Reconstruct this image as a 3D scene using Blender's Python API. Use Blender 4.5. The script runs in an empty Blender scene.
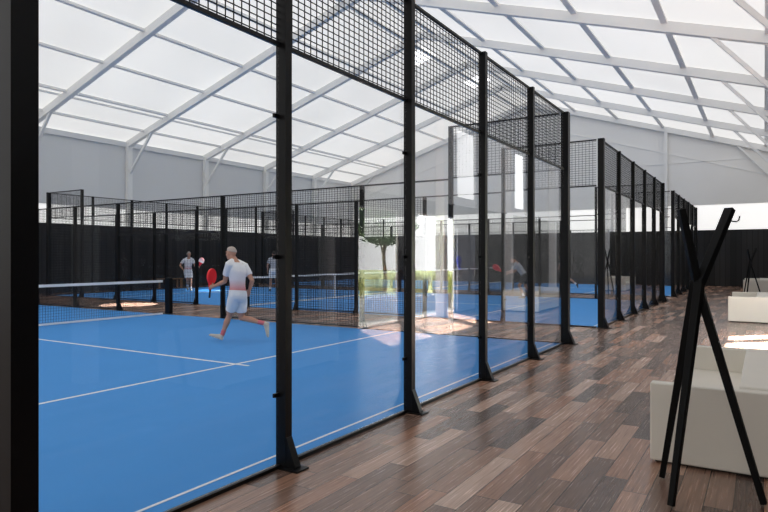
import bpy, bmesh, math, random
from mathutils import Vector as V, Matrix as M4
random.seed(7)
sc = bpy.context.scene
col = sc.collection
H_EYE = 1.5
F_PX = 615.0
TH = math.atan2(380.0, F_PX)          # camera heading from the fence direction (+X) towards the courts (+Y)
PI = math.pi

# ------------------------------------------------------------------ helpers
class MB:
    """collects simple solids; build() links them as ONE mesh object"""
    def __init__(s): s.v = []; s.f = []
    def add(s, vs, fs):
        n = len(s.v); s.v += [tuple(v) for v in vs]; s.f += [tuple(i + n for i in f) for f in fs]
        return s
    def box(s, x0, x1, y0, y1, z0, z1):
        vs = [(x0,y0,z0),(x1,y0,z0),(x1,y1,z0),(x0,y1,z0),(x0,y0,z1),(x1,y0,z1),(x1,y1,z1),(x0,y1,z1)]
        return s.add(vs, [(0,3,2,1),(4,5,6,7),(0,1,5,4),(1,2,6,5),(2,3,7,6),(3,0,4,7)])
    def bar(s, a, b, w, h, up=(0,0,1), w2=None, h2=None):
        a, b = V(a), V(b); t = (b - a).normalized(); up = V(up)
        if abs(t.dot(up)) > .98: up = V((1,0,0)) if abs(t.x) < .9 else V((0,1,0))
        sd = t.cross(up).normalized(); u = sd.cross(t).normalized()
        w2 = w if w2 is None else w2; h2 = h if h2 is None else h2
        vs = []
        for p, ww, hh in ((a,w,h),(b,w2,h2)):
            for i, j in ((-1,-1),(1,-1),(1,1),(-1,1)): vs.append(p + sd*(i*ww/2) + u*(j*hh/2))
        return s.add(vs, [(0,3,2,1),(4,5,6,7),(0,1,5,4),(1,2,6,5),(2,3,7,6),(3,0,4,7)])
    def prism(s, pts, ext):
        n = len(pts); e = V(ext)
        vs = [V(p) for p in pts] + [V(p) + e for p in pts]
        fs = [tuple(range(n-1,-1,-1)), tuple(range(n, 2*n))]
        for i in range(n): fs.append((i, (i+1)%n, n+(i+1)%n, n+i))
        return s.add(vs, fs)
    def loft(s, rings, cap=True):
        k = len(rings[0]); vs = [p for r in rings for p in r]; fs = []
        for i in range(len(rings)-1):
            for j in range(k):
                a = i*k+j; b = i*k+(j+1)%k
                fs.append((a, b, b+k, a+k))
        if cap:
            fs.append(tuple(range(k-1,-1,-1))); fs.append(tuple(range((len(rings)-1)*k, len(rings)*k)))
        return s.add(vs, fs)
    def tube(s, pts, rads, k=12, axis=None, flat=1.0, rnd=True):
        """round limb through pts; flat scales it across 'axis'"""
        pts = [V(p) for p in pts]
        if not hasattr(rads, '__len__'): rads = [rads]*len(pts)
        P, R = [], []
        if rnd:
            t = (pts[0]-pts[1]).normalized()
            for q in (1., .87, .5): P.append(pts[0] + t*rads[0]*q*.999); R.append(rads[0]*max(.05, math.sqrt(1-q*q)))
        P += pts; R += list(rads)
        if rnd:
            t = (pts[-1]-pts[-2]).normalized()
            for q in (.5, .87, 1.): P.append(pts[-1] + t*rads[-1]*q*.999); R.append(rads[-1]*max(.05, math.sqrt(1-q*q)))
        rings = []; ref = V(axis) if axis is not None else None
        for i, p in enumerate(P):
            t = (P[min(i+1,len(P)-1)] - P[max(i-1,0)]).normalized()
            if ref is None: ref = V((0,0,1)) if abs(t.z) < .9 else V((1,0,0))
            a = (ref - t*ref.dot(t)).normalized(); b = t.cross(a); ref = a if axis is None else ref
            rings.append([p + a*(R[i]*math.cos(2*PI*j/k)) + b*(R[i]*flat*math.sin(2*PI*j/k)) for j in range(k)])
        return s.loft(rings)
    def ball(s, c, rx, ry, rz, rot=None, k=16, n=10):
        c = V(c); rings = []
        for i in range(n+1):
            a = -PI/2 + PI*i/n; rr = max(.02, math.cos(a))
            ring = []
            for j in range(k):
                p = V((rx*rr*math.cos(2*PI*j/k), ry*rr*math.sin(2*PI*j/k), rz*math.sin(a)))
                ring.append(c + (rot @ p if rot else p))
            rings.append(ring)
        return s.loft(rings)
    def mesh(s, name, mat, smooth=False):
        me = bpy.data.meshes.new(name); me.from_pydata(s.v, [], s.f); me.update()
        if mat: me.materials.append(mat)
        bm = bmesh.new(); bm.from_mesh(me); bmesh.ops.recalc_face_normals(bm, faces=bm.faces); bm.to_mesh(me); bm.free()
        if smooth:
            for p in me.polygons: p.use_smooth = True
        return me
    def build(s, name, mat, parent=None, loc=None, smooth=False, bevel=0):
        return link(name, s.mesh(name, mat, smooth), parent, loc, bevel)

def link(name, me, parent=None, loc=None, bevel=0, rotz=0):
    o = bpy.data.objects.new(name, me); col.objects.link(o)
    if parent: o.parent = parent
    if loc: o.location = loc
    if rotz: o.rotation_euler.z = rotz
    if bevel:
        b = o.modifiers.new('bevel', 'BEVEL'); b.width = bevel; b.segments = 3; b.limit_method = 'ANGLE'
        for p in o.data.polygons: p.use_smooth = True
        w = o.modifiers.new('wn', 'WEIGHTED_NORMAL')
    return o

def tag(o, label, cat, group=None, kind=None):
    o['label'] = label; o['category'] = cat
    if group: o['group'] = group
    if kind: o['kind'] = kind
    return o
def thing(name, label, cat, loc=(0,0,0), rz=0, group=None):
    o = bpy.data.objects.new(name, None); col.objects.link(o); o.empty_display_size = .2
    o.location = loc; o.rotation_euler.z = rz
    return tag(o, label, cat, group)
def struct(o): o['kind'] = 'structure'; return o
def copy_tree(o, parent=None):
    c = o.copy(); col.objects.link(c)
    if parent: c.parent = parent
    for ch in list(o.children): copy_tree(ch, c)
    return c

# ------------------------------------------------------------------ materials
def nt(name):
    m = bpy.data.materials.new(name); m.use_nodes = True
    return m, m.node_tree.nodes, m.node_tree.links, m.node_tree.nodes['Principled BSDF']
def pmat(name, c, rough=.5, metal=0, spec=.5, var=.06, scale=8, bump=0, emit=0, bscale=60):
    m, n, l, b = nt(name)
    tc = n.new('ShaderNodeTexCoord'); no = n.new('ShaderNodeTexNoise'); no.inputs['Scale'].default_value = scale; no.inputs['Detail'].default_value = 4
    l.new(tc.outputs['Object'], no.inputs['Vector'])
    mx = n.new('ShaderNodeMix'); mx.data_type = 'RGBA'
    mx.inputs[6].default_value = tuple(x*(1-var) for x in c) + (1,); mx.inputs[7].default_value = tuple(min(1,x*(1+var)) for x in c) + (1,)
    l.new(no.outputs[0], mx.inputs[0]); l.new(mx.outputs[2], b.inputs['Base Color'])
    b.inputs['Roughness'].default_value = rough; b.inputs['Metallic'].default_value = metal; b.inputs['Specular IOR Level'].default_value = spec
    if emit:
        l.new(mx.outputs[2], b.inputs['Emission Color']); b.inputs['Emission Strength'].default_value = emit
    if bump:
        n2 = n.new('ShaderNodeTexNoise'); n2.inputs['Scale'].default_value = bscale; n2.inputs['Detail'].default_value = 3; l.new(tc.outputs['Object'], n2.inputs['Vector'])
        bp = n.new('ShaderNodeBump'); bp.inputs['Strength'].default_value = bump; bp.inputs['Distance'].default_value = .01
        l.new(n2.outputs[0], bp.inputs['Height']); l.new(bp.outputs[0], b.inputs['Normal'])
    return m
def math_node(n, l, op, a, b=None, c=None):
    q = n.new('ShaderNodeMath'); q.operation = op
    for i, x in enumerate((a, b, c)):
        if x is None: continue
        if isinstance(x, (int, float)): q.inputs[i].default_value = x
        else: l.new(x, q.inputs[i])
    return q.outputs[0]
def ramp(n, l, fac, stops):
    r = n.new('ShaderNodeValToRGB'); e = r.color_ramp.elements
    while len(e) < len(stops): e.new(.5)
    for i, (p, c) in enumerate(stops): e[i].position = p; e[i].color = tuple(c) + (1,)
    l.new(fac, r.inputs[0]); return r.outputs[0]

def wood_floor():
    m, n, l, b = nt('plank_floor')
    tc = n.new('ShaderNodeTexCoord'); sp = n.new('ShaderNodeSeparateXYZ'); l.new(tc.outputs['Object'], sp.inputs[0])
    X, Y = sp.outputs[0], sp.outputs[1]
    W, L = .155, 1.05
    yr = math_node(n, l, 'DIVIDE', Y, W); row = math_node(n, l, 'FLOOR', yr)
    wn = n.new('ShaderNodeTexWhiteNoise'); wn.noise_dimensions = '1D'; l.new(row, wn.inputs['W'])
    xo = math_node(n, l, 'ADD', math_node(n, l, 'DIVIDE', X, L), math_node(n, l, 'MULTIPLY', wn.outputs[0], 7.0))
    cl = math_node(n, l, 'FLOOR', xo)
    cb = n.new('ShaderNodeCombineXYZ'); l.new(row, cb.inputs[0]); l.new(cl, cb.inputs[1])
    w2 = n.new('ShaderNodeTexWhiteNoise'); w2.noise_dimensions = '3D'; l.new(cb.outputs[0], w2.inputs['Vector'])
    c = ramp(n, l, w2.outputs[0], [(0,(.09,.057,.046)),(.25,(.175,.108,.082)),(.5,(.25,.152,.11)),(.72,(.35,.185,.12)),(1,(.50,.35,.275))])
    # grain: stretched noise, shifted plank by plank
    sh = n.new('ShaderNodeCombineXYZ')
    l.new(math_node(n, l, 'ADD', math_node(n, l, 'MULTIPLY', X, 2.2), math_node(n, l, 'MULTIPLY', w2.outputs[0], 91.)), sh.inputs[0])
    l.new(math_node(n, l, 'MULTIPLY', Y, 70.), sh.inputs[1])
    g = n.new('ShaderNodeTexNoise'); g.inputs['Scale'].default_value = 1.; g.inputs['Detail'].default_value = 6; g.inputs['Roughness'].default_value = .65; l.new(sh.outputs[0], g.inputs['Vector'])
    gr = ramp(n, l, g.outputs[0], [(.28,(.30,.28,.27)),(.42,(.82,.80,.79)),(.55,(1.03,1.03,1.03)),(.75,(1.5,1.47,1.44))])
    mu = n.new('ShaderNodeMix'); mu.data_type = 'RGBA'; mu.blend_type = 'MULTIPLY'; mu.inputs[0].default_value = 1; l.new(c, mu.inputs[6]); l.new(gr, mu.inputs[7])
    # seams
    fy = math_node(n, l, 'FRACT', yr); fx = math_node(n, l, 'FRACT', xo)
    sy = math_node(n, l, 'LESS_THAN', fy, .035); sx = math_node(n, l, 'LESS_THAN', fx, .006)
    seam = math_node(n, l, 'MAXIMUM', sy, sx)
    ms = n.new('ShaderNodeMix'); ms.data_type = 'RGBA'; l.new(seam, ms.inputs[0]); l.new(mu.outputs[2], ms.inputs[6]); ms.inputs[7].default_value = (.02,.015,.012,1)
    l.new(ms.outputs[2], b.inputs['Base Color'])
    rr = math_node(n, l, 'MULTIPLY_ADD', g.outputs[0], .22, .14); l.new(rr, b.inputs['Roughness'])
    bp = n.new('ShaderNodeBump'); bp.inputs['Strength'].default_value = .25; bp.inputs['Distance'].default_value = .004
    hh = math_node(n, l, 'SUBTRACT', g.outputs[0], seam); l.new(hh, bp.inputs['Height']); l.new(bp.outputs[0], b.inputs['Normal'])
    b.inputs['Specular IOR Level'].default_value = .55
    return m
def glass_mat(name='clear_glass', tint=(.975,.98,.98), boost=1.7, base=.008):
    m, n, l, b = nt(name); n.remove(b); out = n['Material Output']
    ge = n.new('ShaderNodeNewGeometry'); vm = n.new('ShaderNodeVectorMath'); vm.operation = 'DOT_PRODUCT'
    l.new(ge.outputs['Normal'], vm.inputs[0]); l.new(ge.outputs['Incoming'], vm.inputs[1])
    cs = math_node(n, l, 'ABSOLUTE', vm.outputs['Value'])
    p5 = math_node(n, l, 'POWER', math_node(n, l, 'SUBTRACT', 1., cs), 5.)
    fr = math_node(n, l, 'MULTIPLY', math_node(n, l, 'MULTIPLY_ADD', p5, 1-base, base), boost)
    fr = math_node(n, l, 'MINIMUM', fr, .9)
    tr = n.new('ShaderNodeBsdfTransparent'); tr.inputs[0].default_value = tint + (1,)
    gl = n.new('ShaderNodeBsdfGlossy'); gl.inputs['Roughness'].default_value = 0.0; gl.inputs[0].default_value = (1,1,1,1)
    no = n.new('ShaderNodeTexNoise'); no.inputs['Scale'].default_value = 1.3; tc = n.new('ShaderNodeTexCoord'); l.new(tc.outputs['Object'], no.inputs['Vector'])
    bp = n.new('ShaderNodeBump'); bp.inputs['Strength'].default_value = .012; bp.inputs['Distance'].default_value = .02; l.new(no.outputs[0], bp.inputs['Height']); l.new(bp.outputs[0], gl.inputs['Normal'])
    mx = n.new('ShaderNodeMixShader'); l.new(fr, mx.inputs[0]); l.new(tr.outputs[0], mx.inputs[1]); l.new(gl.outputs[0], mx.inputs[2]); l.new(mx.outputs[0], out.inputs['Surface'])
    return m
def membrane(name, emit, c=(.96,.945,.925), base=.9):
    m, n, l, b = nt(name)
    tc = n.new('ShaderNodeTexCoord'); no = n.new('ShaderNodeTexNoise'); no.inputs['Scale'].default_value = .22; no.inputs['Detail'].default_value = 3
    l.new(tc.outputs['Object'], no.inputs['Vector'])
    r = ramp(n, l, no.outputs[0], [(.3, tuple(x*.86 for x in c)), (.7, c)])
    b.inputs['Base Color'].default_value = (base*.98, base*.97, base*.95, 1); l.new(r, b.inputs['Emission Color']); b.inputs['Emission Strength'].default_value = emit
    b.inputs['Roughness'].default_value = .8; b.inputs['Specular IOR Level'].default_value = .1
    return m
def zgrad(name, stops, z0, z1, rough=.8):
    m, n, l, b = nt(name)
    tc = n.new('ShaderNodeTexCoord'); sp = n.new('ShaderNodeSeparateXYZ'); l.new(tc.outputs['Object'], sp.inputs[0])
    mr = n.new('ShaderNodeMapRange'); l.new(sp.outputs[2], mr.inputs[0]); mr.inputs[1].default_value = z0; mr.inputs[2].default_value = z1
    l.new(ramp(n, l, mr.outputs[0], stops), b.inputs['Base Color']); b.inputs['Roughness'].default_value = rough; b.inputs['Specular IOR Level'].default_value = .2
    return m
def slat_mat():
    m, n, l, b = nt('black_slats')
    tc = n.new('ShaderNodeTexCoord'); sp = n.new('ShaderNodeSeparateXYZ'); l.new(tc.outputs['Object'], sp.inputs[0])
    s = math_node(n, l, 'ADD', sp.outputs[0], sp.outputs[1])
    q = math_node(n, l, 'DIVIDE', s, .24); fl = math_node(n, l, 'FLOOR', q); fr = math_node(n, l, 'FRACT', q)
    wn = n.new('ShaderNodeTexWhiteNoise'); wn.noise_dimensions = '1D'; l.new(fl, wn.inputs['W'])
    c = ramp(n, l, wn.outputs[0], [(0,(.010,.010,.0105)),(1,(.029,.028,.028))])
    mx = n.new('ShaderNodeMix'); mx.data_type = 'RGBA'; l.new(math_node(n, l, 'LESS_THAN', fr, .09), mx.inputs[0]); l.new(c, mx.inputs[6]); mx.inputs[7].default_value = (.003,.003,.003,1)
    l.new(mx.outputs[2], b.inputs['Base Color']); b.inputs['Roughness'].default_value = .55; b.inputs['Specular IOR Level'].default_value = .3
    return m

MAT = {}
MAT['floor'] = wood_floor()
MAT['glass'] = glass_mat()
MAT['black'] = pmat('black_steel', (.0045,.0045,.005), .35, 0, .16, .15, 4)
MAT['wire'] = pmat('black_wire', (.008,.008,.009), .5, 0, .3, .1, 4)
MAT['court'] = pmat('blue_turf', (.06,.29,.70), .75, 0, .25, .05, 1.2, .25, 0, 220)
MAT['line'] = pmat('white_line', (.80,.82,.84), .7, 0, .2, .03, 20)
MAT['net'] = pmat('net_cord', (.015,.016,.02), .8)
MAT['tape'] = pmat('white_tape', (.82,.83,.84), .6, 0, .3, .02, 20)
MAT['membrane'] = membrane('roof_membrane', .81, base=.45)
MAT['end_fill_glow'] = membrane('end_fill_glow', .82, base=.6)  # glow added to the near end wall to brighten camera-facing sides
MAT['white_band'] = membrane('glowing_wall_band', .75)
MAT['rooflight'] = membrane('roof_light', 2.6, (1,1,1))
MAT['frosted'] = membrane('frosted_glass', 2.2, (1,1,1))
MAT['steel'] = pmat('pale_steel', (.86,.86,.85), .5, 0, .3, .03, 2)
MAT['grey_wall'] = pmat('grey_wall', (.72,.73,.74), .8, 0, .2, .05, .4)
MAT['gable_wall'] = pmat('gable_wall', (.86,.855,.84), .8, 0, .2, .04, .4)
MAT['slats'] = slat_mat()
MAT['sofa'] = pmat('ivory_leather', (.72,.68,.60), .5, 0, .35, .04, 3, .12, 0, 90)
MAT['plinth'] = pmat('dark_plinth', (.02,.018,.016), .6)
MAT['rack'] = pmat('black_lacquered_wood', (.004,.004,.004), .55, 0, .12, .2, 6)
MAT['skin'] = pmat('skin', (.52,.27,.18), .55, 0, .35, .08, 9)
MAT['hair_grey'] = pmat('grey_hair', (.48,.40,.35), .7, 0, .2, .15, 60)
MAT['hair_dark'] = pmat('dark_hair', (.03,.022,.018), .6, 0, .3, .2, 60)
MAT['shirt_pink'] = zgrad('white_pink_shirt', [(0,(.62,.15,.15)),(.16,(.64,.20,.20)),(.55,(.78,.72,.75)),(1,(.82,.82,.84))], .82, 1.32)
MAT['white_cloth'] = pmat('white_cloth', (.80,.80,.82), .8, 0, .2, .04, 12)
MAT['grey_cloth'] = pmat('grey_cloth', (.42,.43,.46), .8, 0, .2, .1, 12)
MAT['black_cloth'] = pmat('black_cloth', (.02,.02,.022), .8)
MAT['pink_sock'] = pmat('pink_sock', (.62,.14,.17), .8)
MAT['shoe'] = pmat('pale_shoe', (.58,.52,.44), .6, 0, .3, .1, 20)
MAT['shoe_dark'] = pmat('dark_shoe', (.05,.05,.05), .6)
MAT['red'] = pmat('red_racket', (.92,.02,.025), .4, 0, .4, .05, 8)
MAT['blue'] = pmat('blue_racket', (.02,.05,.62), .4, 0, .4, .05, 8)
MAT['redwhite'] = zgrad('red_white_racket', [(0,(.8,.02,.04)),(.5,(.8,.02,.04)),(.55,(.85,.85,.85)),(1,(.85,.3,.3))], 0, .45, .4)
MAT['grip'] = pmat('black_grip', (.012,.012,.012), .7)
MAT['eye'] = pmat('eye', (.03,.02,.02), .2)
MAT['lip'] = pmat('lip', (.45,.17,.15), .5)
MAT['bench'] = pmat('bench_wood', (.30,.17,.09), .5, 0, .3, .2, 6)
MAT['planter_white'] = pmat('white_planter', (.9,.9,.89), .7)
MAT['planter_grey'] = pmat('grey_planter', (.45,.44,.42), .8, 0, .2, .1, 6)
MAT['soil'] = pmat('soil', (.05,.035,.025), .9)
MAT['leaf'] = pmat('tree_leaf', (.035,.075,.025), .6, 0, .3, .3, 4)
MAT['bark'] = pmat('bark', (.12,.085,.06), .9, 0, .2, .2, 20)
MAT['grassy'] = pmat('yellow_green_grass', (.42,.44,.20), .8, 0, .2, .3, 6)
MAT['silver_leaf'] = pmat('silver_leaf', (.30,.33,.30), .8, 0, .2, .2, 6)
MAT['paving'] = pmat('pale_paving', (.66,.62,.56), .8, 0, .2, .1, 2)
MAT['lawn'] = pmat('lawn', (.34,.37,.18), .9, 0, .1, .3, 3)
MAT['leaf_panel'] = pmat('blue_grey_panel', (.32,.35,.41), .5, 0, .4, .03, 2)

# ------------------------------------------------------------------ hall shell
X0, X1, Y0, Y1 = -6.0, 38.0, -1.2, 26.3
RIDGE_Y = 12.65
def roof_z(y): return 7.0 + .312*(y - Y0) if y < RIDGE_Y else 7.0 + .312*(RIDGE_Y - Y0) - .312*(y - RIDGE_Y)
RZ = roof_z(RIDGE_Y)
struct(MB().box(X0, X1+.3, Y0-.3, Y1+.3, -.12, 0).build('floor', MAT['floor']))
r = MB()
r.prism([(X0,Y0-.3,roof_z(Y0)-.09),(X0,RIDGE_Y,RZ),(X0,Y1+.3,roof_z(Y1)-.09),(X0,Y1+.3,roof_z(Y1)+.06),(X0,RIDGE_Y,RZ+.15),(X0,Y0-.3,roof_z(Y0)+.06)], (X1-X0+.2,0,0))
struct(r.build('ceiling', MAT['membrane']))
# left side: glowing band low, grey sheet wall above
struct(MB().box(X0, X1, Y1, Y1+.1, 0, 3.85).build('wall_left_base', MAT['white_band']))
w = MB(); w.box(X0, X1, Y1-.06, Y1+.1, 3.8, roof_z(Y1))
w.box(X0, X1, Y1-.16, Y1-.05, roof_z(Y1)-.26, roof_z(Y1)-.02)
struct(w.build('wall_left', MAT['grey_wall']))
# far end: glowing band and gable
struct(MB().box(X1, X1+.1, Y0, Y1, 0, 4.45).build('wall_far_base', MAT['white_band']))
g = MB(); g.prism([(X1-.06,Y0-.2,4.35),(X1-.06,Y1+.1,4.35),(X1-.06,Y1+.1,roof_z(Y1)),(X1-.06,RIDGE_Y,RZ),(X1-.06,Y0-.2,roof_z(Y0))], (.16,0,0))
struct(g.build('wall_far', MAT['gable_wall']))
gs = MB(); xx = X1-.075
gs.bar((xx,Y0,roof_z(Y0)-1.5),(xx,RIDGE_Y,RZ-1.5),.03,.05).bar((xx,RIDGE_Y,RZ-1.5),(xx,Y1,roof_z(Y1)-1.5),.03,.05)
gs.bar((xx,Y0,6.75),(xx,6.0,6.75),.03,.04)
struct(gs.build('trim_1', MAT['steel']))
# right side with the garden opening and two tall slot windows
WR0, WR1 = Y0-.08, Y0
DO = [(10.45, 12.10), (12.25, 15.12)]; DH = 2.57
low = MB()
for a, b in ((X0, 10.45), (12.10, 12.25), (15.12, X1)): low.box(a, b, WR0, WR1, 0, DH)
low.box(X0, X1, WR0, WR1, DH, 2.9)
struct(low.build('wall_right_base', MAT['slats']))
up = MB(); SL = [(15.2, 16.4), (19.75, 20.65), (27.0, 27.8)]
xs = [X0] + [q for s in SL for q in s] + [X1]
for i in range(0, len(xs), 2): up.box(xs[i], xs[i+1], WR0, WR1, 2.9, roof_z(Y0)+.02)
for a, b in SL: up.box(a, b, WR0, WR1, 2.9, 3.1); up.box(a, b, WR0, WR1, 5.0, roof_z(Y0)+.02)
struct(up.build('wall_right', MAT['gable_wall']))
for i, (a, b) in enumerate(SL):
    f = MB(); e = .04
    f.box(a, a+e, WR0, WR1, 3.1, 5.0).box(b-e, b, WR0, WR1, 3.1, 5.0).box(a+e, b-e, WR0, WR1, 3.1, 3.1+e).box(a+e, b-e, WR0, WR1, 5-e, 5.0)
    wo = struct(f.build('window_%d' % (i+1), MAT['steel']))
    MB().box(a+e, b-e, WR0+.05, WR0+.06, 3.1+e, 5-e).build('pane', MAT['frosted'], wo)
for i, (a, b) in enumerate(DO):
    f = MB(); e = .045
    f.box(a, a+e, WR0+.02, WR1-.02, 0, DH).box(b-e, b, WR0+.02, WR1-.02, 0, DH).box(a+e, b-e, WR0+.02, WR1-.02, DH-e, DH).box(a, b, WR0+.02, WR1-.02, 0, .03)
    struct(f.build('window_%d' % (i+4), MAT['planter_white']))
dl = struct(MB().box(15.14, 16.3, Y0+.01, Y0+.06, .03, 2.28).build('door_1', MAT['leaf_panel'], bevel=.006))
MB().bar((16.18,Y0+.10,.95),(16.18,Y0+.10,1.15),.02,.02).bar((16.18,Y0+.05,.96),(16.18,Y0+.11,.96),.015,.015).bar((16.18,Y0+.05,1.14),(16.18,Y0+.11,1.14),.015,.015).build('door_handle', MAT['steel'], dl)
# unseen near end wall behind the camera; its glow is added as fill light
nw = MB(); nw.prism([(X0-.1,Y0-.2,0),(X0-.1,Y1+.1,0),(X0-.1,Y1+.1,roof_z(Y1)),(X0-.1,RIDGE_Y,RZ),(X0-.1,Y0-.2,roof_z(Y0))], (.1,0,0))
struct(nw.build('wall_near', MAT['end_fill_glow']))
# black slatted screens round the playing hall
SX, SY = 36.0, 24.95
s1 = MB(); s1.box(X0, SX, SY, SY+.08, 0, 2.9)
struct(s1.build('wall_left_screen', MAT['slats']))
s2 = MB(); s2.box(SX, SX+.08, Y0+.01, SY+.08, 0, 2.9)
struct(s2.build('wall_far_screen', MAT['slats']))

# steel portal frames, purlins
k = 2
FR = [-.4, 4.4, 9.2, 14.0, 18.8, 23.6, 28.4, 33.2, 37.78]
for i, x in enumerate(FR):
    f = MB(); d = .17
    f.bar((x,Y0+.1,roof_z(Y0+.1)-d),(x,RIDGE_Y,RZ-d),.2,.30)
    f.bar((x,RIDGE_Y,RZ-d),(x,Y1-.1,roof_z(Y1-.1)-d),.2,.30)
    f.bar((x,Y0+.14,0.0),(x,Y0+.14,roof_z(Y0)-.05),.2,.24,(0,1,0))
    f.bar((x,Y1-.2,0.0),(x,Y1-.2,roof_z(Y1)-.05),.24,.22,(0,1,0))
    f.bar((x,Y0+.2,4.9),(x,Y0+2.4,roof_z(Y0+2.4)-.3),.1,.1)
    f.bar((x,Y1-.3,5.55),(x,Y1-1.9,roof_z(Y1-1.9)-.3),.1,.1)
    struct(f.build('trim_%d' % k, MAT['steel'])); k += 1
PY = [1.1-1.2, 2.37, 4.85, 7.3, 9.75, 12.0, 13.4, 16.0, 18.5, 20.85, 23.2, 24.9]
for y in PY:
    f = MB(); z = roof_z(y) - .07
    f.bar((X0, y, z+.02), (X1, y, z+.02), .17, .09)
    if y > 22 and y < 24: f.bar((X0, y+.34, roof_z(y+.34)-.05), (X1, y+.34, roof_z(y+.34)-.05), .06, .08)
    struct(f.build('trim_%d' % k, MAT['steel'])); k += 1
for y in (4.7,):                                    # gable posts
    f = MB(); f.bar((X1-.2, y, 0.0), (X1-.2, y, roof_z(y)-.1), .2, .18, (0,1,0))
    struct(f.build('trim_%d' % k, MAT['steel'])); k += 1
for i, (x, y) in enumerate(((24.9, 13.3), (30.6, 12.8))):
    f = MB(); z0, z1 = roof_z(y)-.03, roof_z(y+1.0)-.03
    f.prism([(x,y,z0),(x+1.3,y,z0),(x+1.3,y+1.0,z1),(x,y+1.0,z1)], (0,0,.02))
    struct(f.build('window_%d' % (6+i), MAT['rooflight']))

# ------------------------------------------------------------------ court enclosures
CACHE = {}
def cached(key, fn):
    if key not in CACHE: CACHE[key] = fn()
    return CACHE[key]
def wire_panel(w, z0, z1, dx=.073, dz=.049, t=.0065, fr=.028):
    def mk():
        m = MB()
        n = max(1, round(w/dx)); q = max(1, round((z1-z0)/dz)); h = t/2
        for i in range(1, n): x = w*i/n; m.box(x-h, x+h, -h, h, z0, z1)
        for j in range(1, q): z = z0+(z1-z0)*j/q; m.box(0, w, h, 3*h, z-h, z+h)
        m.box(0, w, -.015, .015, z0, z0+fr); m.box(0, w, -.015, .015, z1-fr, z1)
        return m.mesh('mesh_panel', MAT['wire'])
    return cached(('wire', round(w,3), z0, z1, dx), mk)
def glass_panel(w, h):
    return cached(('glass', round(w,3), h), lambda: MB().box(.006, w-.006, -.005, .005, .03, h-.005).mesh('glass_panel', MAT['glass']))
def post_mesh(h, a, b):
    return cached(('post', h, a, b), lambda: MB().box(-a/2, a/2, -b/2, b/2, .012, h).mesh('post', MAT['black']))
def foot_mesh(a, b, side):
    def mk():
        m = MB(); y = -side*b/2
        m.prism([(-a/2+.004, y, .012), (-a/2+.004, y-side*.085, .012), (-a/2+.004, y-side*.085, .025), (-a/2+.004, y-side*.004, .22), (-a/2+.004, y, .22)], (a-.008,0,0))
        m.box(-a/2-.03, a/2+.03, min(y-side*.13, y+side*(b+.005)), max(y-side*.13, y+side*(b+.005)), 0, .012)
        return m.mesh('base_foot', MAT['black'])
    return cached(('foot', a, b, side), mk)
def clamp_mesh(b):
    return cached(('clamp', b), lambda: MB().box(-.085, .0, b/2-.03, b/2-.012, -.014, .014).mesh('glass_clamp', MAT['black']))
def enclosure(name, label, cat, origin, rz, xs, panels, top_of, side=1, group=None, ends=True):
    """xs: post stations along local x; panels: (glass height, mesh z0, mesh z1) per bay"""
    t = thing(name, label, cat, origin, rz, group)
    N = len(xs)
    for i, x in enumerate(xs):
        if not top_of[i]: continue
        corner = ends and i in (0, N-1)
        a, b = (.125, .125) if corner else (.07, .088)
        h = top_of[i]
        p = link('post', post_mesh(h, a, b), t, (x, 0, 0))
        link('base_foot', foot_mesh(a, b, side), p)
        gh = max(panels[max(i-1,0)][0], panels[min(i, N-2)][0])
        if gh and not corner:
            for z in (.52, 1.5, 2.5): link('glass_clamp', clamp_mesh(b), p, (0,0,z))
    for i, (gh, z0, z1) in enumerate(panels):
        a0 = .075 if (ends and i == 0) else .0375; a1 = .075 if (ends and i == N-2) else .0375
        x = xs[i]+a0; w = xs[i+1]-a1-x
        if gh:
            link('glass_panel', glass_panel(w, gh), t, (x, .02, 0))
            link('bottom_rail', cached(('rail', round(w,3)), lambda: MB().box(0, w, -.02, .02, 0, .025).mesh('bottom_rail', MAT['black'])), t, (x, .02, 0))
        if z1 > z0: link('mesh_panel', wire_panel(w, z0, z1), t, (x, .02, 0))
    return t

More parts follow.
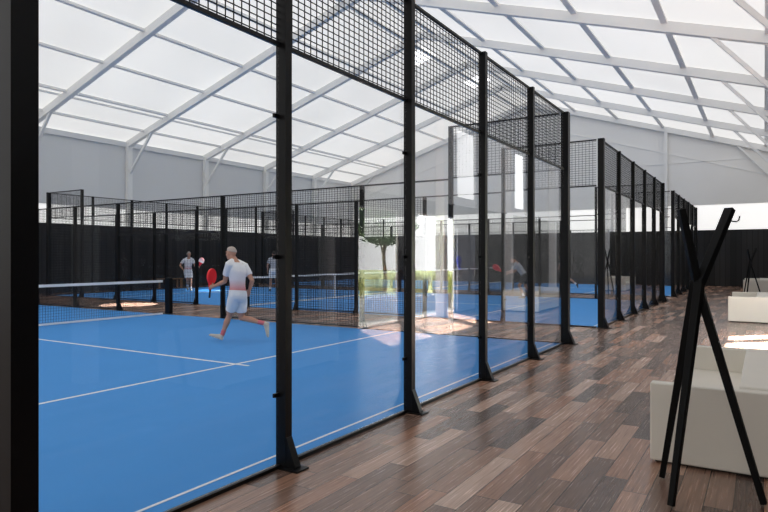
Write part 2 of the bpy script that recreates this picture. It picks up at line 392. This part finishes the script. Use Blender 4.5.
YF, YB = 2.92, 23.60                          # near and far glass walls of every court
YN = 13.26                                    # the nets
BAY = 2.045; YS = 3.06 - YF
COURTS = [(1.52, 10.70, 'nearest'), (13.46, 22.66, 'middle'), (25.45, 34.7, 'farthest')]
where = {'nearest': 'beside the coat rack walkway at front', 'middle': 'of the second court along the walkway', 'farthest': 'of the third court at the walkway end'}
for ci, (a, b, nm) in enumerate(COURTS):
    if ci == 0: st = [1.52, 3.365, 5.195, 7.03, 8.85, 10.70]
    else: st = [a + (b-a)*i/5 for i in range(6)]
    lx = [x-a for x in st]
    back = [(3.0, 3.0, 4.0)]*5; tops = [4.0]*6
    lab = {'nearest': 'tall black framed glass wall closest to camera, first court back wall',
           'middle': 'black framed glass wall closing second court, seen beyond the first gap',
           'farthest': 'black framed glass wall of third court, small and far along the walkway'}[nm]
    enclosure('glass_back_wall', lab, 'glass wall', (a, YF, 0), 0, lx, back, tops, 1, 'glass walls along the wooden walkway')
    lab = {'nearest': 'glass and mesh back wall across the net from first court player',
           'middle': 'far glass back wall of second court behind the player in the distance',
           'farthest': 'far glass back wall of third court by the black screen corner'}[nm]
    enclosure('glass_back_wall', lab, 'glass wall', (a, YB, 0), 0, lx, back, tops, -1, 'glass walls along the black side screen')
    ys = [YS + BAY*i for i in (0,1,2,3,4,6,7,8,9,10)]
    ys[0] = .07; ys[-1] = YB - YF - .07
    side = [(3.0,3.0,4.0),(2.96,2.97,3.0)] + [(0,.03,3.0)]*2 + [(0,2.1,3.0)] + [(0,.03,3.0)]*2 + [(2.96,2.97,3.0),(3.0,3.0,4.0)]
    st_top = [0,4.0,3.0,3.0,3.0,3.0,3.0,3.0,4.0,0]
    for sx, sd in ((a+.03, 0), (b, 1)):
        if ci == 0 and sd == 0: continue                      # hidden outside the frame
        if sd: lab = {'nearest': 'black wire mesh side fence just behind the running player', 'middle': 'black mesh side fence at far side of second court', 'farthest': 'black mesh side fence closest to the end wall screen'}[nm]
        else: lab = {'middle': 'black mesh side fence of second court, facing first court across brown gap', 'farthest': 'black mesh side fence of third court, facing the second court'}[nm]
        enclosure('mesh_side_fence', lab, 'fence', (sx, YF, 0), PI/2, ys, side, st_top, 1 if sd else -1, 'mesh side fences of the courts', ends=False)
    # playing surface
    lab = {'nearest': 'bright blue court surface of first court under the running player', 'middle': 'blue surface of the second court beyond the brown gap', 'farthest': 'blue surface of the third court near the end wall'}[nm]
    ct = MB().box(a+.10, b-.08, YF+.066, YB-.066, 0, .010).build('court_surface', MAT['court']); tag(ct, lab, 'court', 'blue padel courts')
    cx = (a+b)/2 + .08
    def ln(x0, x1, y0, y1): MB().box(x0, x1, y0, y1, .010, .0125).build('court_line', MAT['line'], ct)
    ln(a+.1, b-.1, 6.225, 6.275); ln(a+.1, b-.1, 20.27, 20.32)
    ln(cx-.025, cx+.025, 6.0, 6.225); ln(cx-.025, cx+.025, 6.275, 20.27); ln(cx-.025, cx+.025, 20.32, 20.52)
    ln(a+.12, b-.12, 3.10, 3.125)
    # net
    lab = {'nearest': 'net with white top tape on the first court, left of running player', 'middle': 'dark net with white tape across the second court', 'farthest': 'dark net with white tape across the third court'}[nm]
    ne = thing('padel_net', lab, 'net', (a, YN, 0.0128), 0, 'court nets'); w = b-a; e = .16
    for x in (e-.06, w-e+.20):
        MB().box(x-.055, x+.055, -.09, .09, 0, .94).box(x-.09, x+.09, -.13, .13, 0, .015).build('net_post', MAT['black'], ne, bevel=.006)
    m = MB(); n = round((w-2*e)/.06)
    for i in range(n+1): x = e+(w-2*e)*i/n; m.box(x-.0022, x+.0022, -.002, .002, .05, .84)
    for j in range(14): z = .06+.06*j; m.box(e, w-e, .002, .006, z-.0022, z+.0022)
    m.build('net_cords', MAT['net'], ne)
    MB().box(e, w-e, -.012, .012, .83, .89).build('top_tape', MAT['tape'], ne)
    MB().box(e, w-e, -.012, .012, .003, .045).build('bottom_tape', MAT['tape'], ne)
    MB().box(w/2-.025, w/2+.025, -.016, .016, .0, .89).build('centre_strap', MAT['tape'], ne)

# ------------------------------------------------------------------ sofas and coat racks
def make_sofa(label, x):
    t = thing('sofa', label, 'sofa', (x, .71, 0), 0, 'ivory sofas along the walkway')
    L, D = 2.30, 1.02
    MB().box(.05, L-.05, -D+.05, -.03, 0, .05).build('plinth', MAT['plinth'], t)
    for x0 in (0, L-.10):
        MB().box(x0, x0+.10, -D, 0, .018, .585).build('armrest', MAT['sofa'], t, bevel=.014)
    MB().box(.10, L-.10, -D, -.56, .018, .60).build('backrest', MAT['sofa'], t, bevel=.02)
    MB().box(.10, L-.10, -.56, -.02, .04, .20).build('seat_base', MAT['sofa'], t, bevel=.012)
    for i in range(2):
        a = .104+i*(L-.208)/2; MB().box(a, a+(L-.208)/2-.003, -.557, -.015, .202, .355).build('seat_cushion', MAT['sofa'], t, bevel=.022)
    return t
make_sofa('ivory boxy sofa right behind the nearest coat rack', 4.85)
make_sofa('ivory boxy sofa halfway down the walkway, past the sunny floor patch', 16.3)
make_sofa('small distant ivory sofa close to the end wall screen', 28.6)

def ground_from_px(px, z_h, depth):
    d = px - 384.0
    return V(((F_PX*math.cos(TH) + d*math.sin(TH))*depth/F_PX, (F_PX*math.sin(TH) - d*math.cos(TH))*depth/F_PX, z_h))
def at_px(px, py, depth): return ground_from_px(px, 1.5 - (py-257.0)*depth/F_PX, depth)

def make_rack(label, loc, rz):
    t = thing('coat_rack', label, 'coat rack', loc, rz, 'black coat racks')
    o = V((4.36, .355, 0))
    fr, rt, bk = at_px(671, 508, 3.675)-o, at_px(764, 506, 3.70)-o, at_px(662, 479, 4.16)-o
    fr.z = rt.z = bk.z = .012
    J = at_px(698, 281, 3.93)-o
    tl, tr = at_px(681, 209, 3.95)-o, at_px(730, 209, 4.05)-o
    off = V((.012,.018,0))
    for nmz, foot, top, dv in (('a', rt, tl, off*.5), ('b', fr, tr, off*-.6), ('c', bk, None, off)):
        jj = J + dv
        m = MB()
        up = V((0,0,1))
        m.bar(foot, jj, .036, .036, up, .052, .05)
        if top: m.bar(jj - (jj-foot).normalized()*.02, top, .052, .05, up, .062, .04)
        m.build('pole', MAT['rack'], t, bevel=.005)
    for top, dr in ((tr, V((.5256,-.8508,0))),):
        m = MB(); p = J.lerp(top, .84); d = dr.normalized()
        m.tube([p, p+d*.075+V((0,0,-.01)), p+d*.09+V((0,0,.0)), p+d*.096+V((0,0,.025))], .0045, 8)
        m.build('hook', MAT['rack'], t, smooth=True)
    return t
make_rack('tall black coat rack of crossed poles, close beside the ivory sofa', (4.36, .355, 0), 0)
make_rack('small distant black coat rack in front of the end wall sofa', (26.2, .42, 0), 0)

# ------------------------------------------------------------------ people
def remesh(mb, name, mat, vox, smooth=4):
    me = mb.mesh(name, mat); o = bpy.data.objects.new(name, me); col.objects.link(o)
    r = o.modifiers.new('r', 'REMESH'); r.mode = 'VOXEL'; r.voxel_size = vox
    s = o.modifiers.new('s', 'SMOOTH'); s.factor = .5; s.iterations = smooth
    bpy.context.view_layer.update()
    dg = bpy.context.evaluated_depsgraph_get()
    m2 = bpy.data.meshes.new_from_object(o.evaluated_get(dg)); m2.name = name
    bpy.data.objects.remove(o); bpy.data.meshes.remove(me)
    m2.materials.clear(); m2.materials.append(mat)
    for p in m2.polygons: p.use_smooth = True
    return m2
def ell_loft(mb, stations, k=20):
    """stations: (centre, side axis, forward axis, half width, half depth)"""
    rings = []
    for c, s, f, a, b in stations:
        rings.append([V(c) + V(s)*(a*math.copysign(abs(math.cos(q))**.85, math.cos(q))) + V(f)*(b*math.copysign(abs(math.sin(q))**.85, math.sin(q))) for q in [2*PI*j/k for j in range(k)]])
    mb.loft(rings)
def hand(mb, wrist, d, n, s, curl, sc=1.0):
    d, n, s = V(d).normalized(), V(n).normalized(), V(s).normalized()
    def rot(v, a): return d*(v[0]*math.cos(a)-v[1]*math.sin(a)) + n*(v[0]*math.sin(a)+v[1]*math.cos(a))
    rings = []
    for q, wd, th in ((0,.024,.017),(.03,.034,.017),(.06,.041,.016),(.088,.041,.013),(.096,.034,.010)):
        rings.append((V(wrist)+d*q*sc, s, n, wd*sc, th*sc))
    ell_loft(mb, rings, 14)
    for i, ln in enumerate((.072,.082,.076,.058)):
        p = V(wrist) + d*(.088*sc) + s*((.030-.020*i)*sc); a = curl*.45; pts = [p - d*.012]
        pts.append(p)
        for fr in (.45,.32,.23):
            p = p + rot((1,0), a)*(ln*fr*sc); pts.append(p); a += curl
        mb.tube(pts, [.0092*sc,.0092*sc,.0088*sc,.0082*sc,.0072*sc], 8)
    p = V(wrist) + d*(.022*sc) + s*(.026*sc); t1 = (d*.55+s*.75+n*.25).normalized(); t2 = (d*.75+s*.25+n*(.3+.5*min(1,curl))).normalized()
    mb.tube([p, p+t1*.036*sc, p+t1*.036*sc+t2*.034*sc, p+t1*.036*sc+t2*.034*sc+(t2+n*.3).normalized()*.024*sc], [.014*sc,.012*sc,.0105*sc,.0085*sc], 8)
def foot_shape(mb, ankle, heel, toe, g=1.0):
    heel, toe = V(heel), V(toe); d = (toe-heel).normalized(); an = V(ankle)
    up = (an - heel); up = (up - d*up.dot(d)).normalized(); s = d.cross(up)
    L = (toe-heel).length
    st = []
    for q, w, h in ((0,.022,.03),(.06,.032,.042),(.25,.034,.045),(.45,.036,.036),(.68,.044,.027),(.88,.038,.022),(1,.018,.014)):
        st.append((heel + d*(L*q) + up*(h*g), s, up, w*g, h*g))
    ell_loft(mb, st, 16)
    return up
def person(label, loc, J, shirt, shorts, hair_mat, shoe_mat, sock_mat, vox=.008, face=(0,1,0), group='padel players', hairless=False, curls=(.25,.25), grips=(None,None)):
    """joints in the frame x = right in view, y = away from the camera, z = up"""
    D = V((loc[0], loc[1], 0)).normalized(); rz = math.atan2(D.y, D.x) - PI/2
    t = thing('person', label, 'person', loc, rz, group)
    J = {k_: V(v) for k_, v in J.items()}
    fw = V(face).normalized()
    shA = (J['shR']-J['shL']).normalized(); hpA = (J['hipR']-J['hipL']).normalized()
    pel = (J['hipL']+J['hipR'])/2; chest = (J['shL']+J['shR'])/2; neck = J['neck']
    up = (chest-pel).normalized()
    def stations(g):
        out = []
        for q, a, b in ((-.22,.085,.07),(-.12,.150,.100),(.0,.165,.118),(.18,.152,.108),(.38,.140,.100),(.60,.152,.110),(.80,.168,.114),(.94,.150,.098),(1.03,.105,.078),(1.10,.064,.058)):
            s = hpA.lerp(shA, max(0,min(1,q))).normalized(); f = s.cross(up).normalized()
            out.append((pel.lerp(chest, q), s, f, a*.93+g, b*.93+g))
        return out
    b = MB(); ell_loft(b, stations(-.004))
    b.tube([chest+up*.0, neck, J['head']-V((0,0,.03))], [.074,.066,.058], 14)
    for sh in (J['shL'], J['shR']): b.tube([neck-V((0,0,.01)), neck.lerp(sh,.5), sh], [.055,.054,.055], 12)
    # head: skull, face and jaw, nose, ears
    hx = fw.cross(V((0,0,1))).normalized(); R = M4((hx, fw, V((0,0,1)))).transposed()
    hc = J['head']
    def hp(x, y, z): return hc + hx*x + fw*y + V((0,0,z))
    b.ball(hp(0,-.012,.028), .075, .094, .088, R); b.ball(hp(0,.018,-.038), .060, .070, .078, R); b.ball(hp(0,.052,-.085), .034, .034, .028, R)
    b.tube([hp(0,.088,.018), hp(0,.103,-.012), hp(0,.105,-.028)], [.009,.012,.015], 8)
    for s in (-1, 1): b.ball(hp(s*.077,-.008,-.008), .010, .020, .032, R, 10, 8)
    for s in (-1, 1): b.tube([hp(s*.048,.074,.022), hp(s*.018,.084,.024)], [.009,.009], 8)
    for sd, i in (('L',0),('R',1)):
        sh, el, wr = J['sh'+sd], J['el'+sd], J['wr'+sd]
        b.tube([chest.lerp(sh,.6), sh, sh.lerp(el,.35), sh.lerp(el,.8), el], [.062,.058,.050,.042,.038], 14)
        b.tube([el, el.lerp(wr,.3), el.lerp(wr,.75), wr], [.038,.041,.031,.026], 12)
        d = (wr-el).normalized()
        if grips[i]: dd, n, s = grips[i]
        else:
            s = V(fw) - d*fw.dot(d)
            s = s.normalized() if s.length > .2 else V((0,0,1)); n = d.cross(s)*(1 if sd == 'R' else -1); dd = d
        hand(b, wr, dd, n, s, curls[i])
        hi, kn, an = J['hip'+sd], J['kn'+sd], J['an'+sd]
        b.tube([hi, hi.lerp(kn,.3), hi.lerp(kn,.75), kn], [.088,.083,.062,.053], 16)
        cb = kn.lerp(an,.35); bend = (kn - (hi+an)/2); bend = bend.normalized() if bend.length > .03 else -fw
        b.tube([kn, kn.lerp(an,.15), cb - bend*.012, kn.lerp(an,.7), an], [.053,.050,.055,.039,.033], 14)
        foot_shape(b, an, J['heel'+sd], J['toe'+sd], .85)
    me = remesh(b, 'body', MAT['skin'], vox); link('body', me, t)
    # shirt with short sleeves
    c = MB(); ell_loft(c, [q for q in stations(.012)][2:10])
    for sd in 'LR':
        sh, el = J['sh'+sd], J['el'+sd]
        c.tube([neck.lerp(sh,.22), neck.lerp(sh,.6), sh], [.052,.060,.066], 14); c.tube([chest.lerp(sh,.55), sh, sh.lerp(el,.35), sh.lerp(el,.62)], [.070,.071,.068,.064], 16, rnd=False)
    link('shirt', remesh(c, 'shirt', shirt, vox), t)
    c = MB(); ell_loft(c, stations(.022)[0:4])
    for sd in 'LR':
        hi, kn = J['hip'+sd], J['kn'+sd]
        c.tube([hi+up*.02, hi.lerp(kn,.3), hi.lerp(kn,.74)], [.098,.104,.092], 18, rnd=False)
    link('shorts', remesh(c, 'shorts', shorts, vox), t)
    for sd in 'LR':
        kn, an = J['kn'+sd], J['an'+sd]
        m = MB(); m.tube([kn.lerp(an,.76), kn.lerp(an,.9), an], [.041,.039,.040], 14); m.build('sock', sock_mat, t, smooth=True)
        m = MB(); foot_shape(m, an, J['heel'+sd], J['toe'+sd], 1.08); m.tube([an, an.lerp(J['heel'+sd].lerp(J['toe'+sd], .25), .5)], [.042,.044], 12)
        link('shoe', remesh(m, 'shoe', shoe_mat, .007), t)
    # hair, eyes, mouth
    h = MB(); rings = []
    for i in range(10):
        a = (-.15 if not hairless else .05) + (PI/2-(-.15 if not hairless else .05))*i/9; rr = max(.03, math.cos(a))
        g = .010 if not hairless else .004
        rings.append([hp((.075+g)*rr*math.cos(2*PI*j/18), -.016+(.094+g)*rr*math.sin(2*PI*j/18)*(.86 if math.sin(2*PI*j/18) > 0 else 1), .028+(.088+g)*math.sin(a)+(.05 if math.sin(2*PI*j/18) > .2 else -.035 if not hairless else -.02)*math.sin(2*PI*j/18)**2*rr*(1-i/9)) for j in range(18)])
    h.loft(rings); h.build('hair', hair_mat, t, smooth=True)
    for s in (-1, 1): MB().ball(hp(s*.032,.080,.008), .011, .008, .007, R, 10, 8).build('eye', MAT['eye'], t, smooth=True)
    MB().tube([hp(-.022,.082,-.055), hp(0,.090,-.054), hp(.022,.082,-.055)], [.004,.007,.004], 8).build('mouth', MAT['lip'], t, smooth=True)
    return t, rz
def racket(label, parent_loc, rz, base, axis, width, mat, group='padel rackets'):
    """base = middle of the grip, in the same view frame as the person"""
    R = M4.Rotation(rz, 3, 'Z'); base, axis, width = V(base), V(axis).normalized(), V(width)
    width = (width - axis*width.dot(axis)).normalized(); nrm = width.cross(axis)
    t = bpy.data.objects.new('padel_racket', None); col.objects.link(t); t.empty_display_size = .1
    mt = M4((R@width, R@nrm, R@axis)).transposed().to_4x4(); mt.translation = V(parent_loc) + R@base
    t.matrix_world = mt
    tag(t, label, 'racket', group)
    m = MB(); pts = []
    for j in range(32):
        a = 2*PI*j/32; x, z = .125*math.sin(a), .145*math.cos(a)
        if z < 0: x *= 1 - .12*(z/.15)**2
        pts.append((x, -.019, .305+z))
    m.prism(pts, (0,.038,0)); m.build('racket_head', mat, t, bevel=.008)
    m = MB()
    m.bar((-.045,0,.185),(-.008,0,.075),.024,.03,(0,1,0)); m.bar((.045,0,.185),(.008,0,.075),.024,.03,(0,1,0)); m.build('throat', mat, t)
    MB().tube([(0,0,-.06),(0,0,.08)], [.0165,.0155], 12).build('grip', MAT['grip'], t, smooth=True)
    return t

# running player on the first court, seen from behind
P1 = tuple(ground_from_px(238, .011, 10.8))
J1 = dict(head=(-.118,.05,1.555), neck=(-.075,.03,1.44), shL=(-.155,-.10,1.355), shR=(.115,.10,1.325),
    elL=(-.225,.03,1.06), wrL=(-.41,.13,.975), elR=(.245,.02,1.07), wrR=(.20,.13,.90),
    hipL=(-.060,-.06,.815), hipR=(.060,.06,.80), knL=(-.145,.14,.46), anL=(-.275,.17,.105), heelL=(-.27,.16,.012), toeL=(-.50,.27,.09),
    knR=(.06,.12,.41), anR=(.46,-.06,.315), heelR=(.535,-.09,.335), toeR=(.53,-.10,.075))
g1 = ((-.8,.55,-.2),(.52,.85,.05),(.08,.0,1))
n1 = V((-.8,.55,-.2)).normalized()
t1, rz1 = person('grey haired person in white and pink shirt running with a red racket', P1, J1, MAT['shirt_pink'], MAT['white_cloth'], MAT['hair_grey'], MAT['shoe'], MAT['pink_sock'], .007,
    face=(-.75,.66,0), hairless=True, curls=(1.15,.35), grips=(g1, None))
gb = V((-.41,.13,.975)) + n1*.085 + V((.52,.85,.05)).normalized()*.026 + V((-.02,0,-.12))
racket('plain red padel racket held up in front of the running player', P1, rz1, gb, (.10,.12,1), (.55,.83,0), MAT['red'])

# player on the second court facing the camera
def loc_px(px, py): p = at_px(px, py, F_PX*H_EYE/(py-257.0)); return (p.x, p.y, .011)
P2 = loc_px(188, 291.3)
J2 = dict(head=(.04,-.06,1.60), neck=(.03,-.03,1.46), shL=(.20,-.02,1.36), shR=(-.17,-.02,1.35),
    elL=(.29,-.05,1.10), wrL=(.40,-.20,1.03), elR=(-.33,.0,1.13), wrR=(-.22,-.17,.97),
    hipL=(.09,.0,.88), hipR=(-.09,.0,.88), knL=(.12,-.10,.47), anL=(.12,.0,.09), heelL=(.12,.05,.01), toeL=(.16,-.19,.01),
    knR=(-.02,-.04,.48), anR=(-.02,.30,.22), heelR=(-.02,.38,.20), toeR=(-.02,.27,.02))
g2 = ((.75,-.6,.1),(-.5,-.7,.2),(.25,0,1))
t2, rz2 = person('small distant person in white and pink with racket, behind the first net post', P2, J2, MAT['shirt_pink'], MAT['white_cloth'], MAT['hair_grey'], MAT['shoe'], MAT['white_cloth'], .009,
    face=(.25,-1,0), curls=(1.1,.3), grips=(g2, None))
racket('red and white racket held by the distant player past the net', P2, rz2, V((.40,-.20,1.03))+V((.75,-.6,.1)).normalized()*.085+V((-.5,-.7,.2)).normalized()*.026, (.35,-.25,.9), (.8,-.4,-.2), MAT['redwhite'])
# player partly behind the second post
P3 = loc_px(273.5, 291.5)
J3 = dict(head=(.02,.0,1.62), neck=(.01,.0,1.48), shL=(-.17,.0,1.38), shR=(.18,.02,1.38), elL=(-.25,.0,1.12), wrL=(-.24,.12,.90), elR=(.25,.05,1.12), wrR=(.20,.22,.98),
    hipL=(-.09,.0,.90), hipR=(.09,.0,.90), knL=(-.12,.06,.48), anL=(-.14,.0,.09), heelL=(-.14,-.06,.01), toeL=(-.17,.17,.01), knR=(.12,.08,.48), anR=(.15,-.03,.09), heelR=(.15,-.09,.01), toeR=(.18,.14,.01))
person('distant person in grey shirt standing half hidden by the second tall post', P3, J3, MAT['grey_cloth'], MAT['white_cloth'], MAT['hair_dark'], MAT['shoe_dark'], MAT['white_cloth'], .009, face=(-.2,1,0))
# crouching player seen through the middle of the glass wall
P4 = loc_px(522, 298.6)
J4 = dict(head=(-.30,-.02,1.40), neck=(-.22,.0,1.30), shL=(-.22,-.17,1.18), shR=(-.10,.16,1.20), elL=(-.38,-.22,.98), wrL=(-.58,-.16,.93), elR=(-.24,.24,.97), wrR=(-.44,.20,.90),
    hipL=(.10,-.09,.80), hipR=(.12,.09,.80), knL=(-.10,-.14,.46), anL=(.06,-.16,.09), heelL=(.11,-.16,.01), toeL=(-.13,-.19,.01), knR=(.12,.12,.42), anR=(.34,.16,.14), heelR=(.40,.16,.11), toeR=(.18,.18,.01))
g4 = ((-.95,.2,-.1),(0,.5,-.6),(-.2,-.25,1))
g4 = (V(g4[0]), V((.15,.95,.1)), V((-.35,-.1,1)))
t4, rz4 = person('distant person in grey shirt and black shorts leaning forward with red racket', P4, J4, MAT['grey_cloth'], MAT['black_cloth'], MAT['hair_dark'], MAT['shoe_dark'], MAT['white_cloth'], .009, face=(-1,.1,-.1), curls=(1.1,.4), grips=(g4, None))
racket('red racket held low by the leaning player on the second court', P4, rz4, V((-.58,-.16,.93))+V(g4[0]).normalized()*.085+V(g4[1]).normalized()*.026, (-.75,-.1,.55), (.5,-.6,.6), MAT['red'])
# runner mostly behind the corner post
P5 = loc_px(566, 288.6)
J5 = dict(head=(-.22,.04,1.50), neck=(-.17,.03,1.38), shL=(-.20,-.15,1.27), shR=(-.12,.18,1.27), elL=(-.30,-.20,1.04), wrL=(-.20,-.26,.86), elR=(-.08,.26,1.03), wrR=(-.28,.26,.94),
    hipL=(.0,-.09,.80), hipR=(.02,.09,.80), knL=(-.14,-.10,.46), anL=(-.12,-.1,.09), heelL=(-.07,-.1,.01), toeL=(-.31,-.12,.01), knR=(.16,.10,.45), anR=(.47,.10,.20), heelR=(.55,.10,.20), toeR=(.56,.10,-.0+.03))
person('distant runner mostly hidden by the corner post, one leg trailing', P5, J5, MAT['white_cloth'], MAT['black_cloth'], MAT['hair_dark'], MAT['shoe_dark'], MAT['white_cloth'], .009, face=(-1,.1,0))

# blue racket hanging on the grey door leaf
br_ = racket('blue racket hanging on the grey door panel, mirrored in the glass', (15.2, Y0+.10, 1.10), PI, V((0,0,0)), (.25,0,1), (1,0,0), MAT['blue'])
# bench behind the second court
be = thing('wooden_bench', 'brown wooden bench against black screen behind the distant player', 'bench', (19.9, 24.6, 0))
for y in (-.14, 0, .14): MB().box(-.8, .8, y-.06, y+.06, .42, .46).build('seat_board', MAT['bench'], be, bevel=.006)
for x in (-.65, .65):
    for y in (-.15, .15): MB().box(x-.035, x+.035, y-.035, y+.035, 0, .42).build('leg', MAT['bench'], be)

# ------------------------------------------------------------------ garden outside the right-hand opening (mirrored in the glass)
struct(MB().box(-10, 60, -40, Y0-.3, -.15, -.02).build('ground', MAT['lawn']))
struct(MB().box(6, 24, -3.3, Y0-.3, -.02, -.005).build('ground_terrace', MAT['paving']))
def planter(label, x0, x1, y0, y1, h, mat):
    t = thing('planter_box', label, 'planter', ((x0+x1)/2, (y0+y1)/2, -.005), 0, 'terrace planters')
    w, d = (x1-x0)/2, (y1-y0)/2; e = .05
    m = MB(); m.box(-w, w, -d, -d+e, 0, h).box(-w, w, d-e, d, 0, h).box(-w, -w+e, -d+e, d-e, 0, h).box(w-e, w, -d+e, d-e, 0, h).box(-w+e, w-e, -d+e, d-e, 0, .04)
    m.build('box', mat, t); MB().box(-w+e, w-e, -d+e, d-e, .04, h-.012).build('soil', MAT['soil'], t)
    return t
planter('white planter box on the terrace, mirrored left in the glass', 12.1, 13.75, -2.75, -2.15, .52, MAT['planter_white'])
planter('grey planter box holding silver plants, mirrored in the glass', 14.5, 16.9, -2.75, -2.15, .42, MAT['planter_grey'])
def grass_clump(label, x, y, z, h, w, mat, n=90, name='grass_clump', grp='terrace grasses'):
    m = MB()
    for i in range(n):
        a = random.uniform(0, 2*PI); q = random.uniform(0, .25)*w; ln = random.uniform(.3, 1)*w; hh = h*random.uniform(.6, 1)
        p0 = V((q*math.cos(a), q*math.sin(a), 0)); p1 = V((ln*.4*math.cos(a), ln*.4*math.sin(a), hh*.7)); p2 = V((ln*math.cos(a), ln*math.sin(a), hh))
        s = V((-math.sin(a), math.cos(a), 0))*.012
        m.add([p0-s, p0+s, p1+s, p1-s, p2], [(0,1,2,3),(3,2,4)])
    o = m.build(name, mat, None, (x, y, z)); tag(o, label, 'plant', grp)
grass_clump('silver spiky plant on left of the grey planter', 14.9, -2.45, .416, .55, .4, MAT['silver_leaf'])
grass_clump('silver spiky plant in middle of the grey planter', 15.7, -2.45, .416, .65, .42, MAT['silver_leaf'])
grass_clump('silver spiky plant on right of the grey planter', 16.5, -2.45, .416, .5, .4, MAT['silver_leaf'])
for i, (x, y) in enumerate(((11.6,-3.9),(12.9,-4.0),(14.2,-3.8),(15.5,-4.0),(16.8,-3.9),(18.1,-4.0),(19.4,-3.9),(20.7,-4.0))):
    grass_clump('tall yellow green grass in the border behind the planters', x, y, -.02, 1.15, .75, MAT['grassy'], 160, grp='border grasses')
tr = thing('garden_tree', 'small dark leaved tree in the garden, mirrored in the glass', 'tree', (18.6, -5.6, -.02))
MB().tube([(0,0,0),(.03,.02,.8),(-.03,0,1.5),(.0,.03,2.3)], [.10,.075,.06,.045], 10).tube([(-.03,0,1.5),(-.5,.1,2.2)], [.045,.02], 8).tube([(0,0,1.7),(.5,-.1,2.3)], [.04,.02], 8).build('trunk', MAT['bark'], tr, smooth=True)
m = MB()
for i in range(1700):
    u, v2 = random.uniform(-1,1), random.uniform(0, 2*PI); q = random.uniform(.3,1)**.5
    p = V((1.35*q*math.sqrt(1-u*u)*math.cos(v2), 1.2*q*math.sqrt(1-u*u)*math.sin(v2), 2.75+.85*q*u))
    a, b = V((random.uniform(-1,1), random.uniform(-1,1), random.uniform(-1,1))).normalized()*.13, V((random.uniform(-1,1), random.uniform(-1,1), random.uniform(-1,1))).normalized()*.07
    m.add([p-a, p+b, p+a, p-b], [(0,1,2,3)])
m.build('crown', MAT['leaf'], tr)

# ------------------------------------------------------------------ light
wd = bpy.data.worlds.new('sky'); sc.world = wd; wd.use_nodes = True
bg = wd.node_tree.nodes['Background']; n, l = wd.node_tree.nodes, wd.node_tree.links
tc = n.new('ShaderNodeTexCoord'); sp = n.new('ShaderNodeSeparateXYZ'); l.new(tc.outputs['Generated'], sp.inputs[0])
l.new(ramp(n, l, sp.outputs[2], [(0,(1,1,1)),(.35,(.93,.97,1)),(1,(.6,.78,1))]), bg.inputs[0]); bg.inputs[1].default_value = 6.0
sun = bpy.data.lights.new('sun', 'SUN'); sun.energy = 110; sun.angle = .01; sun.color = (1,.96,.9)
so = bpy.data.objects.new('sun', sun); col.objects.link(so)
so.rotation_euler = V((-1.75, 1.85, -2.57)).to_track_quat('-Z', 'Y').to_euler()
def spot(name, loc, tgt, e, ang, blend=.15):
    d = bpy.data.lights.new(name, 'SPOT'); d.energy = e; d.spot_size = ang; d.spot_blend = blend; d.shadow_soft_size = .05
    o = bpy.data.objects.new(name, d); col.objects.link(o); o.location = loc
    o.rotation_euler = (V(tgt)-V(loc)).to_track_quat('-Z', 'Y').to_euler()
spot('daylight_patch_spot', (12.1, 13.5, 9.5), (12.25, 17.0, 0), 40000, .17)  # added spot, no fixture: stands in for the daylight patch between courts
spot('daylight_patch_spot', (19.0, 14.5, 9.5), (19.2, 21.2, 0), 9000, .16)  # added spot for the bright daylight patch on the second court

# ------------------------------------------------------------------ camera
cam = bpy.data.cameras.new('camera'); co = bpy.data.objects.new('camera', cam); col.objects.link(co)
cam.sensor_width = 36; cam.lens = 36*F_PX/768; cam.shift_y = 1.0/768; cam.clip_start = .05; cam.clip_end = 300
co.location = (0, 0, H_EYE); co.rotation_euler = (PI/2, 0, TH - PI/2)
sc.camera = co
sc.view_settings.view_transform = 'Standard'; sc.view_settings.look = 'None'; sc.view_settings.exposure = 0
sc.cycles.max_bounces = 10; sc.cycles.transparent_max_bounces = 64; sc.cycles.diffuse_bounces = 4; sc.cycles.glossy_bounces = 4
sc.cycles.sample_clamp_indirect = 6
